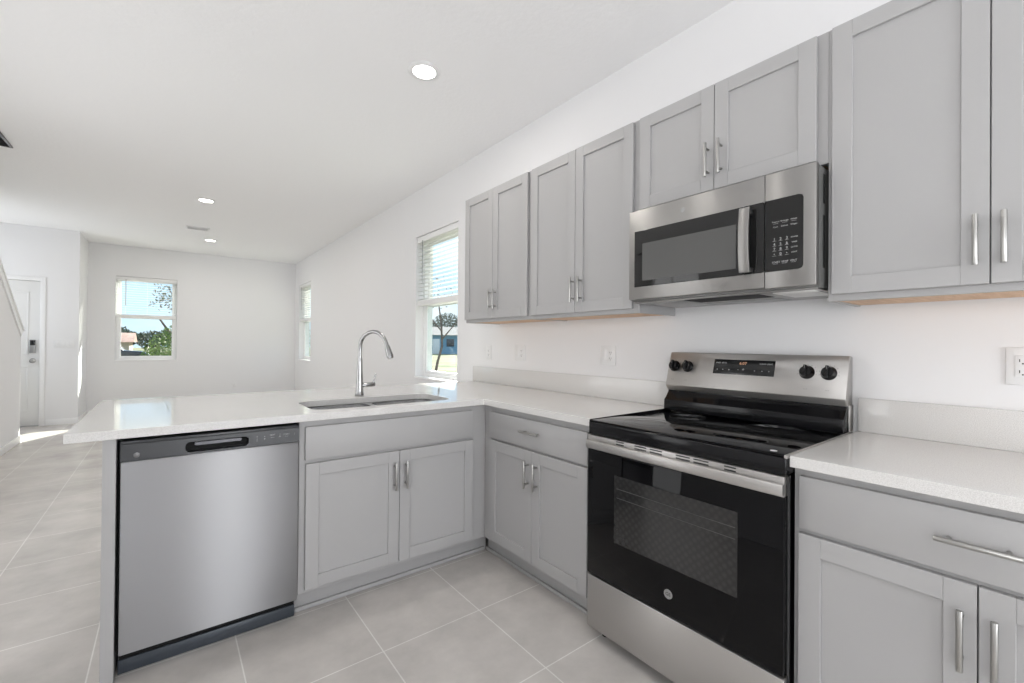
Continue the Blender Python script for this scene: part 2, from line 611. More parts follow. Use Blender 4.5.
# baseboards
m = MB()
m.box(-3.479, -3.466, YB, 7.84, 0, 0.085, 0.003)
m.box(-3.60, -3.466, 7.841, 7.854, 0, 0.085, 0.003)
struct(m.build('baseboard_left', M['trim']))
m = MB()
m.box(-3.46, -3.118, 9.137, 9.149, 0, 0.085, 0.003)
struct(m.build('baseboard_entry', M['trim']))
m = MB()
m.box(-3.129, -3.117, 9.14, YF, 0, 0.085, 0.003)
struct(m.build('baseboard_alcove', M['trim']))
m = MB()
m.box(-3.117, -0.013, YF - 0.013, YF - 0.001, 0, 0.085, 0.003)
struct(m.build('baseboard_far', M['trim']))
m = MB()
m.box(-0.013, -0.001, 3.21, YF - 0.013, 0, 0.085, 0.003)
struct(m.build('baseboard_right', M['trim']))

# ---- single-hung windows: local x along the wall (seen from inside), local y into the wall, origin at lower-left inner corner
def window(name, w, h, loc, rotz, label_blind, group, depth=0.2, y0=0.085, blind_rows=15):
    root = thing(name, '', 'window', loc, rotz)
    del root['label']; del root['category']
    struct(root)
    # sill board and painted lining of the opening
    m = MB()
    m.box(0.002, w - 0.002, -0.012, y0, -0.012, 0.006, 0.002)
    m.build('window_sill', M['trim'], root)
    f = MB()
    fw = 0.035
    y1 = y0 + 0.075
    f.box(0.001, fw, y0, y1, 0.001, h - 0.001, 0.002)
    f.box(w - fw, w - 0.001, y0, y1, 0.001, h - 0.001, 0.002)
    f.box(fw, w - fw, y0, y1, 0.001, fw, 0.002)
    f.box(fw, w - fw, y0, y1, h - fw, h - 0.001, 0.002)
    f.build('window_frame', M['trim'], root)
    mid = h * 0.515
    # lower sash (inner), upper sash (outer)
    for (nm, za, zb, ya) in (('lower_sash', fw, mid + 0.02, y0 + 0.008), ('upper_sash', mid - 0.02, h - fw, y0 + 0.040)):
        s = MB()
        sw = 0.034
        yb = ya + 0.028
        s.box(fw, fw + sw, ya, yb, za, zb, 0.002)
        s.box(w - fw - sw, w - fw, ya, yb, za, zb, 0.002)
        s.box(fw + sw, w - fw - sw, ya, yb, za, za + sw, 0.002)
        s.box(fw + sw, w - fw - sw, ya, yb, zb - sw, zb, 0.002)
        so = s.build(nm, M['trim'], root)
        g = MB()
        g.box(fw + sw - 0.004, w - fw - sw + 0.004, ya + 0.011, ya + 0.015, za + sw - 0.004, zb - sw + 0.004)
        g.build('glass_pane', M['glass'], so, smooth=False)
    lk = MB()
    lk.box(w / 2 - 0.03, w / 2 + 0.03, y0 - 0.006, y0 + 0.008, mid + 0.004, mid + 0.018, 0.003)
    lk.build('sash_lock', M['plate'], root)
    # blind, pulled half way up
    b = thing('window_blind', label_blind, 'blind', loc, rotz, group)
    m = MB()
    m.box(0.006, w - 0.006, 0.018, 0.060, h - 0.045, h - 0.004, 0.003)
    m.box(0.004, w - 0.004, 0.012, 0.018, h - 0.062, h - 0.004, 0.002)
    m.build('headrail', M['blind'], b)
    zb = mid + 0.040
    m = MB()
    pitch = (h - 0.075 - (zb + 0.02)) / (blind_rows - 1)
    for i in range(blind_rows):
        z = zb + 0.02 + i * pitch
        mt = Matrix.Translation((w / 2, 0.040, z)) @ Matrix.Rotation(math.radians(0), 4, 'X')
        m.box(-w / 2 + 0.008, w / 2 - 0.008, -0.0245, 0.0245, -0.0013, 0.0013, mtx=mt)
    m.build('slats', M['blind'], b, smooth=False)
    m = MB()
    m.box(0.008, w - 0.008, 0.016, 0.064, zb - 0.052, zb + 0.004, 0.003)
    for k in range(5):
        z = zb - 0.046 + k * 0.010
        m.box(0.007, w - 0.007, 0.0145, 0.066, z, z + 0.004, 0.001)
    m.build('bottom_rail', M['blind'], b)
    for fx in (0.15, 0.5, 0.85):
        m = MB()
        m.cyl((w * fx, 0.016, zb), (w * fx, 0.016, h - 0.045), 0.0009, seg=6)
        m.cyl((w * fx, 0.064, zb), (w * fx, 0.064, h - 0.045), 0.0009, seg=6)
        m.box(w * fx - 0.0008, w * fx + 0.0008, 0.016, 0.064, zb, zb + 0.0012)
        m.build('ladder_cord', M['blind'], b)
    m = MB()
    m.cyl((w * 0.16, 0.004, h - 0.05), (w * 0.16, 0.004, h - 0.50), 0.004, seg=8)
    m.build('tilt_wand', M['badge'], b)
    return root
window('window_1', W1[1] - W1[0], W1[3] - W1[2], (0, W1[1], W1[2]), -PI / 2,
       'white slatted blind half raised in the window beside the kitchen sink', 'half raised white window blinds')
window('window_2', W2[1] - W2[0], W2[3] - W2[2], (0, W2[1], W2[2]), -PI / 2,
       'white slatted blind in the narrow-looking window at the far end of the right wall', 'half raised white window blinds')
window('window_3', W3[1] - W3[0], W3[3] - W3[2], (W3[0], YF, W3[2]), 0,
       'white slatted blind half raised in the window on the far end wall', 'half raised white window blinds')

# unseen windows and patio door, added as openings for the fill lights
m = MB()
rt = thing('added_window_4', '', '', (0, 0, 0)); del rt['label']; del rt['category']; struct(rt)  # unseen window, added so the side fill has an opening
for (a, b, c, d) in ((-1.8, -1.76, .85, 2.2), (-.04, 0, .85, 2.2), (-1.76, -.04, .85, .89), (-1.76, -.04, 2.16, 2.2), (-.92, -.88, .89, 2.16)):
    m.box(-3.57, -3.51, a, b, c, d, 0.003)
m.build('window_frame', M['trim'], rt)
rt = thing('added_window_5', '', '', (0, 0, 0)); del rt['label']; del rt['category']; struct(rt)  # unseen window, added so the living area fill has an opening
m = MB()
for (a, b, c, d) in ((2.25, 2.30, .35, 2.15), (4.50, 4.55, .35, 2.15), (2.30, 4.50, .35, .40), (2.30, 4.50, 2.10, 2.15), (3.38, 3.42, .40, 2.10)):
    m.box(-3.57, -3.51, a, b, c, d, 0.003)
m.build('window_frame', M['trim'], rt)
rt = thing('added_patio_door', '', '', (0, 0, 0)); del rt['label']; del rt['category']; struct(rt)  # unseen patio door, added around the back fill light
m = MB()
for (a, b, c, d) in ((-2.04, -1.98, 0, 2.12), (-0.20, -0.14, 0, 2.12), (-1.98, -.20, 2.06, 2.12), (-1.98, -.20, 0, .04), (-1.12, -1.06, .04, 2.06)):
    m.box(a, b, YB - 0.14, YB - 0.06, c, d, 0.003)
m.build('door_frame', M['trim'], rt)

# ---- front door
rt = thing('door_1', '', '', (DX0, 9.15, 0)); del rt['label']; del rt['category']; struct(rt)
dw = DX1 - DX0
m = MB()
m.box(0.006, dw - 0.006, 0.035, 0.078, 0.012, DZ1 - 0.006, 0.002)
for (xa, xb, za, zb) in ((0.12, 0.42, 0.22, 0.86), (0.50, 0.80, 0.22, 0.86), (0.12, 0.42, 1.02, 1.92), (0.50, 0.80, 1.02, 1.92)):
    for (p, q, r_, s_) in ((xa, xb, za, za + .02), (xa, xb, zb - .02, zb), (xa, xa + .02, za + .02, zb - .02), (xb - .02, xb, za + .02, zb - .02)):
        m.box(p, q, 0.028, 0.036, r_, s_, 0.003)
leaf = m.build('door_leaf', M['door_paint'], rt)
m = MB()
m.box(dw - 0.105, dw - 0.040, 0.008, 0.035, 1.045, 1.235, 0.006)
lockb = m.build('keypad_lock', M['badge'], leaf)
m = MB()
m.box(dw - 0.098, dw - 0.047, 0.004, 0.009, 1.155, 1.225, 0.002)
m.build('keypad', M['display'], lockb)
m = MB()
m.lathe([(0.0, 0), (0.034, 0.0), (0.034, 0.008), (0.014, 0.012), (0.012, 0.03), (0.026, 0.04), (0.028, 0.055), (0.018, 0.066), (0.0, 0.068)],
        (dw - 0.072, 0.035, 0.935), 'Y', 24)
m.build('door_knob', M['handle'], leaf)
m = MB()
m.box(-0.055, 0.0, -0.012, 0.0, 0, DZ1 + 0.055, 0.003)
m.box(dw, dw + 0.055, -0.012, 0.0, 0, DZ1 + 0.055, 0.003)
m.box(0.0, dw, -0.012, 0.0, DZ1, DZ1 + 0.055, 0.003)
m.build('door_casing', M['trim'], rt)
m = MB()
m.box(0.0, dw, 0.02, 0.14, 0, 0.012, 0.002)
m.build('threshold', M['badge'], rt)

# ================================================================== cabinets
def bar_pull(cx, cz, length, vertical, parent, y_face=-0.019):
    h = MB()
    y = y_face - 0.030
    k = length / 2
    if vertical:
        h.cyl((cx, y, cz - k), (cx, y, cz + k), 0.0062, bev=0.001, seg=16)
        for s in (-1, 1):
            h.cyl((cx, y, cz + s * (k - 0.022)), (cx, y_face, cz + s * (k - 0.022)), 0.0045, seg=12)
    else:
        h.cyl((cx - k, y, cz), (cx + k, y, cz), 0.0062, bev=0.001, seg=16)
        for s in (-1, 1):
            h.cyl((cx + s * (k - 0.022), y, cz), (cx + s * (k - 0.022), y_face, cz), 0.0045, seg=12)
    return h.build('handle', M['handle'], parent)

def shaker_door(x0, x1, z0, z1, parent, handle=None, t=0.019, st=0.056):
    d = MB()
    b = 0.0012
    d.box(x0, x0 + st, -t, -0.0005, z0, z1, b, 1)
    d.box(x1 - st, x1, -t, -0.0005, z0, z1, b, 1)
    d.box(x0 + st, x1 - st, -t, -0.0005, z0, z0 + st, b, 1)
    d.box(x0 + st, x1 - st, -t, -0.0005, z1 - st, z1, b, 1)
    d.box(x0 + st - 0.003, x1 - st + 0.003, -t + 0.009, -0.002, z0 + st - 0.003, z1 - st + 0.003)
    o = d.build('door', M['cabinet'], parent)
    if handle:
        bar_pull(handle[0], handle[1], 0.138, True, o)
    return o

def slab_front(x0, x1, z0, z1, parent, name='drawer_front', handle=None):
    d = MB()
    d.box(x0, x1, -0.019, -0.0005, z0, z1, 0.0025, 2)
    o = d.build(name, M['cabinet'], parent)
    if handle:
        bar_pull(handle[0], handle[1], handle[2], False, o)
    return o

def carcass(x0, x1, depth, z0, z1, parent, top=True):
    """open-topped box with a face frame"""
    c = MB()
    c.box(x0, x1, 0.0, depth, z0, z1, 0.001, 1)
    return c.build('carcass', M['cabinet'], parent)

ZB0, ZB1 = 0.105, 0.880     # base cabinet box
# -- sink base: faces -y; local x = world x, front frame plane world y = 2.144
c = thing('base_cabinet', 'grey sink base cabinet with two shaker doors under a wide blank panel, beneath the faucet', 'cabinet', (-1.615, 2.144, 0), 0, 'grey base cabinets')
m = MB()
X1 = 1.005
m.box(0, X1, 0.0, 0.02, ZB0, 0.880, 0.001, 1)          # face frame
m.box(0, 0.018, 0.02, 0.60, ZB0, 0.880)
m.box(X1 - 0.018, X1, 0.02, 0.60, ZB0, 0.880)
m.box(0.018, X1 - 0.018, 0.02, 0.60, ZB0, ZB0 + 0.018)
m.box(0.018, X1 - 0.018, 0.582, 0.60, ZB0 + 0.018, 0.66)
m.build('carcass', M['cabinet'], c)
slab_front(0.023, 0.907, 0.703, 0.853, c, 'false_drawer_front')
shaker_door(0.026, 0.4675, 0.125, 0.687, c, (0.4395, 0.566))
shaker_door(0.4705, 0.912, 0.125, 0.687, c, (0.4985, 0.566))
m = MB()
m.box(0.0, 1.06, 0.068, 0.080, 0.0, ZB0 - 0.001)
m.build('toe_kick', M['cabinet'], c)
m = MB()
m.box(0.0, 1.045, 0.052, 0.067, 0.0, 0.019, 0.004)
m.build('shoe_molding', M['cabinet'], c)

# -- run cabinet between the corner and the range: faces -x; local x = -(world y) ; origin at world y = 2.75
c = thing('base_cabinet', 'grey corner base cabinet with one drawer over two doors, left of the range', 'cabinet', (-0.6095, 2.744, 0), -PI / 2, 'grey base cabinets')
def ly(y, o=2.744):
    return o - y
carcass(0.0, ly(1.294), 0.60, ZB0, 0.880, c)
slab_front(ly(2.078), ly(1.329), 0.703, 0.848, c, handle=(ly(1.702), 0.785, 0.138))
shaker_door(ly(2.074), ly(1.7025), 0.125, 0.690, c, (ly(1.7125) - 0.018 , 0.572))
shaker_door(ly(1.6995), ly(1.329), 0.125, 0.690, c, (ly(1.6625) - 0.0, 0.572))
m = MB()
m.box(ly(2.19), ly(1.294), 0.061, 0.073, 0.0, ZB0 - 0.001)
m.build('toe_kick', M['cabinet'], c)
m = MB()
m.box(ly(2.194), ly(1.296), 0.046, 0.060, 0.0, 0.019, 0.004)
m.build('shoe_molding', M['cabinet'], c)

# -- right of the range
c = thing('base_cabinet', 'grey base cabinet with one wide drawer over two doors, right of the range', 'cabinet', (-0.6095, 0.524, 0), -PI / 2, 'grey base cabinets')
q = lambda y: 0.524 - y
carcass(0.0, q(-0.235), 0.60, ZB0, 0.880, c)
slab_front(q(0.507), q(-0.215), 0.706, 0.857, c, handle=(q(0.146), 0.787, 0.140))
shaker_door(q(0.508), q(0.1475), 0.125, 0.692, c, (q(0.172), 0.568))
shaker_door(q(0.1445), q(-0.216), 0.125, 0.692, c, (q(0.118), 0.568))
m = MB()
m.box(0.0, q(-0.235), 0.061, 0.073, 0.0, ZB0 - 0.001)
m.build('toe_kick', M['cabinet'], c)
m = MB()
m.box(0.002, q(-0.235), 0.046, 0.060, 0.0, 0.019, 0.004)
m.build('shoe_molding', M['cabinet'], c)

# -- peninsula end panel, back panel
m = MB()
m.box(-2.261, -2.224, 2.127, 2.776, 0.0, 0.880, 0.001, 1)
tag(m.build('end_panel', M['cabinet']), 'flat grey panel closing the end of the peninsula, left of the dishwasher', 'panel')
m = MB()
m.box(-2.223, -0.003, 2.752, 2.776, 0.0, 0.880, 0.001, 1)
tag(m.build('back_panel', M['cabinet']), 'flat grey panel along the back of the peninsula under the overhang', 'panel')

# -- upper cabinets: faces -x, origin at world y of left end, front frame x = -0.305
UZ0, UZ1 = 1.386, 2.312
def upper(label, ya, yb, doors, z0=UZ0, z1=UZ1, handle_z=None, under=True):
    c = thing('wall_cabinet', label, 'cabinet', (-0.305, ya, 0), -PI / 2, 'grey wall cabinets')
    w = ya - yb
    m = MB()
    D = 0.303
    e = 0.016
    m.box(0, w, 0, 0.019, z0, z1, 0.001, 1)
    m.box(0, 0.014, 0.019, D, z0, z1)
    m.box(w - 0.014, w, 0.019, D, z0, z1)
    m.box(0.014, w - 0.014, 0.019, D, z1 - 0.014, z1)
    m.box(0.014, w - 0.014, D - 0.008, D, z0 + e, z1 - 0.014)
    m.build('carcass', M['cabinet'], c)
    m = MB()
    m.box(0.0145, w - 0.0145, 0.0195, D - 0.0085, z0 + (0.004 if under else e), z0 + (0.013 if under else e + .01))
    m.build('bottom_panel', M['wood'], c)
    for (a, b, hy) in doors:
        shaker_door(ya - a, ya - b, z0 + 0.022 if under else z0 + 0.012, z1 - 0.007, c, (ya - hy, handle_z))
    return c
upper('grey two-door wall cabinet at the left end of the row, next to the window', 2.8545, 2.1015,
      [(2.850, 2.4945, 2.503), (2.4915, 2.122, 2.449)], handle_z=1.535)
upper('grey two-door wall cabinet second from the window, left of the microwave', 2.1010, 1.3005,
      [(2.082, 1.7115, 1.718), (1.7085, 1.330, 1.661)], handle_z=1.530)
upper('short grey two-door wall cabinet directly above the microwave', 1.3000, 0.5345,
      [(1.290, 0.9295, 0.951), (0.9265, 0.566, 0.897)], z0=1.860, handle_z=1.993, under=False)
upper('tall grey two-door wall cabinet to the right of the microwave', 0.5340, -0.228,
      [(0.520, 0.1565, 0.181), (0.1535, -0.210, 0.128)], handle_z=1.527)

# ================================================================== countertops and splashbacks
T0, T1 = 0.8815, 0.914
m = MB()
outer = [(-2.357, 2.106), (-0.648, 2.106), (-0.648, 1.291), (-0.0015, 1.291), (-0.0015, 3.2), (-2.357, 3.2)]
hole = rrect(-1.54, -0.79, 2.203, 2.572, 0.075)
m.prism(outer, T0, T1, 'Z', bev=0.0015, holes=[hole[::-1]])
tag(m.build('countertop', M['quartz'], smooth=False), 'long white quartz worktop wrapping the corner and peninsula, with the sink cut into it', 'countertop', 'white quartz worktops')
m = MB()
m.prism([(-0.648, 0.5245), (-0.648, -0.250), (-0.0015, -0.250), (-0.0015, 0.5245)], T0, T1, 'Z', bev=0.0015)
tag(m.build('countertop', M['quartz'], smooth=False), 'short white quartz worktop to the right of the range', 'countertop', 'white quartz worktops')
m = MB()
m.box(-0.0215, -0.0015, 1.299, 3.2, T1 + 0.0004, 1.040, 0.0015)
tag(m.build('backsplash', M['quartz']), 'low white quartz upstand along the wall left of the range', 'backsplash', 'low quartz upstands')
m = MB()
m.box(-0.0215, -0.0015, -0.250, 0.521, T1 + 0.0004, 1.040, 0.0015)
tag(m.build('backsplash', M['quartz']), 'low white quartz upstand along the wall right of the range', 'backsplash', 'low quartz upstands')

# ================================================================== sink and faucet
snk = thing('kitchen_sink', 'double-bowl stainless steel undermount sink set into the peninsula worktop', 'sink', (0, 0, 0))
def bowl(x0, x1, y0, y1, ztop, depth):
    b = bmesh.new()
    loops = []
    spec = [(0, 0, 0.06), (0.0, -0.01, 0.06), (0.010, -(depth - 0.03), 0.055), (0.018, -(depth - 0.01), 0.05), (0.04, -depth, 0.035)]
    spec_out = [(0.04, -depth - 0.0015, 0.035), (0.0165, -(depth - 0.008), 0.05), (0.0085, -(depth - 0.03), 0.055), (-0.0015, -0.01, 0.06), (-0.0015, -0.0005, 0.06)]
    for (ins, dz, r) in spec + spec_out:
        pts = rrect(x0 + ins, x1 - ins, y0 + ins, y1 - ins, r)
        loops.append([b.verts.new((p[0], p[1], ztop + dz)) for p in pts])
    for i in range(len(loops) - 1):
        if i == len(spec) - 1:
            continue
        n = len(loops[i])
        for k in range(n):
            b.faces.new((loops[i][k], loops[i][(k + 1) % n], loops[i + 1][(k + 1) % n], loops[i + 1][k]))
    b.faces.new(loops[len(spec) - 1])
    b.faces.new(loops[len(spec)][::-1])
    bmesh.ops.recalc_face_normals(b, faces=b.faces)
    return b
zt = T0 - 0.0015
for (x0, x1) in ((-1.530, -1.180), (-1.150, -0.800)):
    m = MB()
    m._merge(bowl(x0, x1, 2.213, 2.562, zt, 0.20))
    bo = m.build('bowl', M['steel_sink'], snk)
    m = MB()
    m.lathe([(0.0, 0.0), (0.030, 0.0005), (0.043, 0.004), (0.045, 0.002), (0.045, 0.0003)], ((x0 + x1) / 2, 2.40, zt - 0.1995))
    m.build('drain', M['chrome'], bo)
m = MB()
m.prism(rrect(-1.560, -0.770, 2.186, 2.589, 0.09), zt - 0.0012, zt + 0.0005, 'Z',
        holes=[rrect(-1.530, -1.180, 2.213, 2.562, 0.06)[::-1], rrect(-1.150, -0.800, 2.213, 2.562, 0.06)[::-1]])
m.build('rim', M['steel_sink'], snk)

f = thing('kitchen_faucet', 'tall brushed chrome gooseneck faucet with pull-down spray head behind the sink', 'faucet', (-1.170, 2.662, T1 + 0.0003))
fd = Vector((0.5, -0.866, 0))
def fp(d, z):
    return (fd.x * d, fd.y * d, z - T1)
m = MB()
m.lathe([(0, 0), (0.0265, 0), (0.0275, 0.004), (0.0245, 0.008), (0.0215, 0.03), (0.0185, 0.12), (0.0145, 0.21), (0.0128, 0.225), (0, 0.225)], seg=28)
m.build('body', M['chrome'], f)
m = MB()
arc = [(0, 1.13), (0, 1.19), (0.003, 1.222), (0.015, 1.252), (0.036, 1.276), (0.064, 1.292), (0.095, 1.298), (0.125, 1.295), (0.151, 1.283), (0.172, 1.264), (0.187, 1.240), (0.198, 1.214)]
m.tube([fp(*p) for p in arc], 0.0112, 16)
m.build('spout', M['chrome'], f)
m = MB()
sh = [(0.1975, 1.216), (0.202, 1.204), (0.210, 1.180), (0.219, 1.158), (0.2235, 1.144)]
m.tube([fp(*p) for p in sh], [0.0130, 0.0155, 0.0175, 0.0195, 0.0175], 18)
m.tube([fp(0.2235, 1.1445), fp(0.2245, 1.141)], [0.014, 0.014], 16)
sp = m.build('spray_head', M['chrome'], f)
m = MB()
p = Vector(fp(0.198, 1.185)); 
m.tube([p + Vector((-0.001, 0.001, 0.012)), p + Vector((0, 0, -0.004)), p + Vector((0.002, -0.003, -0.014))], [0.005, 0.006, 0.004], 10)
m.build('spray_button', M['dark_plastic'], sp)
m = MB()
m.cyl((0.012, 0, 0.062), (0.092, 0.0, 0.064), 0.0140, seg=20, bev=0.002)
m.build('valve', M['chrome'], f)
m = MB()
m.tube([(0.082, 0.0, 0.070), (0.087, 0.0, 0.090), (0.098, 0.0, 0.128)], [0.0062, 0.0052, 0.0045], 12)
m.build('lever', M['chrome'], f)

# ================================================================== dishwasher (faces -y)
d = thing('dishwasher', 'stainless steel dishwasher with dark control strip built into the peninsula', 'dishwasher', (-2.2225, 2.125, 0))
W = 0.606
m = MB()
m.box(0.004, W - 0.002, 0.030, 0.60, 0.09, 0.868)
m.build('tub', M['void'], d)
m = MB()
m.box(0.010, W - 0.003, 0.0, 0.030, 0.095, 0.793, 0.004)
dd = m.build('door', M['steel_dw'], d)
m = MB()
x0, x1, zz0, zz1 = 0.010, W - 0.003, 0.795, 0.868
hx0, hx1, hz0, hz1 = 0.198, 0.410, 0.802, 0.842
ring = [(x0, zz0), (x1, zz0), (x1, zz1), (x0, zz1)]
hol = [(a, b) for (a, b) in rrect(hx0, hx1, hz0, hz1, 0.016, 4)]
m.prism(ring, -0.004, 0.03, 'Y', holes=[hol[::-1]])
m.box(x0, x1, -0.006, 0.028, 0.855, 0.8685, 0.004)
cp = m.build('control_panel', M['dark_plastic'], d)
m = MB()
m.box(hx0 - 0.002, hx1 + 0.002, 0.026, 0.0295, hz0 - 0.002, hz1 + 0.002)
m.build('handle_recess', M['void'], cp)
m = MB()
m.prism(rrect(hx0 + 0.03, hx1 - 0.025, 0.826, 0.838, 0.005, 3), -0.0005, 0.012, 'Y')
m.build('pull_bar', M['pull'], cp)
m = MB()
for i, (gx, s, gz) in enumerate([(0.440, '\u2022', .834), (0.440, '|', .822), (0.468, '\u2022', .832), (0.468, '+', .822), (0.498, 'HEAT', .836), (0.498, '\u2014', .826), (0.526, '\u2022', .836), (0.526, '=', .826),
                                 (0.552, 'START', .833), (0.552, '\u2014', .825), (0.583, '/', .830)]):
    m.text(s, 0.0085 if len(s) > 1 else 0.014, front_text_matrix(gx, -0.0046, gz))
m.build('button_legend', M['legend'], cp, smooth=False)
m = MB()
m.lathe([(0, 0.0), (0.0095, 0.0), (0.0095, 0.0012), (0.0085, 0.0018), (0, 0.0018)], (0.055, -0.0040, 0.815), 'Y', 24)
m.build('badge', M['soft_badge'], cp)
m = MB()
m.box(0.006, W - 0.004, 0.050, 0.058, 0.002, 0.053, 0.003)
m.build('kick_plate', M['kick_metal'], d)
m = MB()
m.box(0.006, W - 0.004, 0.062, 0.075, 0.0, 0.088)
m.build('kick_recess', M['void'], d)

# ================================================================== range (faces -x)
RY0 = 1.2875
r = thing('electric_range', 'stainless steel freestanding electric range with black glass top and oven door', 'range', (-0.64, RY0, 0), -PI / 2)
RW = 0.762     # width ; local y = 0 at world x = -0.64, towards the wall +
def gy(y):
    return RY0 - y
m = MB()
m.box(0.004, RW - 0.004, 0.0, 0.625, 0.045, 0.852)
m.build('body', M['black'], r)
for (fx, fy) in ((0.045, 0.04), (RW - 0.045, 0.04), (0.045, 0.58), (RW - 0.045, 0.58)):
    m = MB()
    m.cyl((fx, fy, 0.0), (fx, fy, 0.046), 0.016, seg=16)
    m.build('foot', M['black'], r)
# cooktop
m = MB()
m.box(0.001, RW - 0.001, -0.028, 0.575, 0.857, 0.908, 0.005, 3)
ck = m.build('cooktop_frame', M['black'], r)
m = MB()
m.box(0.008, RW - 0.008, -0.022, 0.560, 0.908, 0.9145, 0.002)
gl = m.build('cooktop_glass', M['black_glass'], r)
for (bx, by, br) in ((0.20, 0.12, 0.105), (0.565, 0.12, 0.085), (0.20, 0.40, 0.075), (0.565, 0.40, 0.105)):
    m = MB()
    m.lathe([(br - 0.0025, 0), (br, 0), (br, 0.0003), (br - 0.0025, 0.0003), (br - 0.0025, 0)], (bx, by, 0.9146), seg=48)
    m.lathe([(br * .6 - 0.002, 0), (br * .6, 0), (br * .6, 0.0003), (br * .6 - 0.002, 0.0003), (br * .6 - 0.002, 0)], (bx, by, 0.9146), seg=48)
    m.build('burner_ring', M['ring'], gl)
m = MB()
m.lathe([(0, 0), (0.010, 0), (0.010, 0.0006), (0, 0.0006)], (RW - 0.052, 0.018, 0.9147), seg=20)
lb = m.build('pale_disc', M['plate'], gl)  # small pale round mark on the glass
# side trims (steel edges of the cooktop)
m = MB()
m.box(RW - 0.008, RW - 0.0005, -0.024, 0.575, 0.905, 0.9165, 0.002)
m.build('side_trim', M['steel'], r)
m = MB()
m.box(0.0005, 0.006, -0.024, 0.575, 0.905, 0.9165, 0.002)
m.build('side_trim', M['black'], r)
# backguard: profile in local (y,z)
m = MB()
m.prism([(0.512, 0.9150), (0.600, 0.9150), (0.600, 1.03), (0.552, 1.03), (0.552, 1.005), (0.528, 0.975), (0.515, 0.965)], 0.0065, RW - 0.0125, 'X', bev=0.002)
m.build('riser', M['black'], r)
m = MB()
m.prism([(0.550, 1.010), (0.612, 1.010), (0.612, 1.194), (0.588, 1.198), (0.580, 1.196), (0.531, 1.037)], 0.003, RW - 0.011, 'X', bev=0.003)
bg = m.build('backguard', M['steel'], r)
for (a, b) in ((RW - 0.012, RW - 0.0065), (0.0005, 0.006)):
    m = MB()
    m.box(a, b, 0.560, 0.606, 0.9165, 1.013, 0.001)
    m.build('end_cap', M['steel'], r)
# sloped face frame: point at fraction s up the face
A = Vector((0, 0.534, 1.045)); B = Vector((0, 0.580, 1.196))
tilt = math.atan2(B.y - A.y, B.z - A.z)
def face_m(x, s, off=0.0):
    p_ = A.lerp(B, s)
    nrm = Vector((0, -math.cos(tilt), math.sin(tilt)))
    p_ = p_ + nrm * off
    return Matrix.Translation((x, p_.y, p_.z)) @ Matrix.Rotation(-tilt, 4, 'X')
m = MB()
m.box(-0.131, 0.131, -0.0015, 0.003, -0.034, 0.034, 0.001, mtx=face_m(gy(0.921), 0.61))
dp = m.build('display', M['display'], bg)
m = MB()
dm = face_m(gy(0.921), 0.61, 0.0020) 
m.text('6:07', 0.018, dm @ Matrix.Translation((0.0, 0, 0.017)) @ Matrix.Rotation(PI / 2, 4, 'X'))
m.build('clock_digits', M['amber'], dp, smooth=False)
m = MB()
rot = Matrix.Rotation(PI / 2, 4, 'X')
for (tx, tz, s) in ((-.110, .018, 'BAKE'), (-.083, .018, 'BROIL'), (.082, .018, 'CLEAN'), (.110, .018, 'LIGHT'),
                    (-.112, -.014, '\u2022'), (-.086, -.014, '\u2022'), (-.058, -.014, '\u2022'), (-.018, -.010, '-'), (.004, -.010, '+'), (.052, -.014, '\u2022'), (.082, -.014, '\u2022'), (.110, -.014, '\u2022')):
    m.text(s, 0.0085 if len(s) > 1 else 0.018, dm @ Matrix.Translation((tx, 0, tz)) @ rot)
m.build('button_legend', M['legend'], dp, smooth=False)
for yk in (1.250, 1.180, 0.671, 0.597):
    mt = face_m(gy(yk), 0.56)
    m = MB()
    m.lathe([(0, 0), (0.027, 0), (0.0275, 0.004), (0.024, 0.010), (0.0215, 0.020), (0.020, 0.024), (0, 0.025)], (0, 0, 0), 'Y', 28)
    m.box(-0.0055, 0.0055, -0.034, -0.018, -0.022, 0.024, 0.002)
    kb = m.build('control_knob', M['black'], bg)
    kb.matrix_local = mt
    m = MB()
    m.box(-0.0012, 0.0012, -0.0348, -0.0338, 0.008, 0.022)
    m.build('pointer', M['legend_dark'], kb, smooth=False)
m = MB()
for yk in (1.250, 1.180, 0.671, 0.597):
    m.text('\u2022 \u2022', 0.012, face_m(gy(yk), 0.13, 0.0004) @ rot)
    for a in range(-4, 5):
        aa = a * 0.45
        m.box(-0.0008, 0.0008, -0.0004, 0.0, 0.031, 0.035, mtx=face_m(gy(yk), 0.56) @ Matrix.Rotation(aa, 4, 'Y'))
m.build('knob_legend', M['legend_dark'], bg, smooth=False)
m = MB()
m.text('Range', 0.011, Matrix.Translation((gy(0.64), 0.5265, 1.004)) @ rot) if False else m.box(gy(0.665), gy(0.620), 0.5145, 0.5155, 0.950, 0.955)
m.build('badge_strip', M['badge'], r, smooth=False)

# oven door
m = MB()
m.box(0.003, RW - 0.003, -0.034, -0.002, 0.277, 0.795, 0.004)
od = m.build('oven_door', M['black_glass'], r)
m = MB()
m.box(0.003, RW - 0.003, -0.034, -0.002, 0.7955, 0.8545, 0.002)
ts = m.build('door_top_trim', M['steel'], od)
for (a, b) in ((1.135, 1.098), (1.048, 0.995), (0.980, 0.929), (0.874, 0.821), (0.808, 0.755), (0.703, 0.666)):
    for z in (0.8365, 0.8465):
        m = MB()
        m.box(gy(a), gy(b), -0.0348, -0.030, z, z + 0.0048, 0.0005, 1)
        m.build('vent_slot', M['slot'], ts, smooth=False)
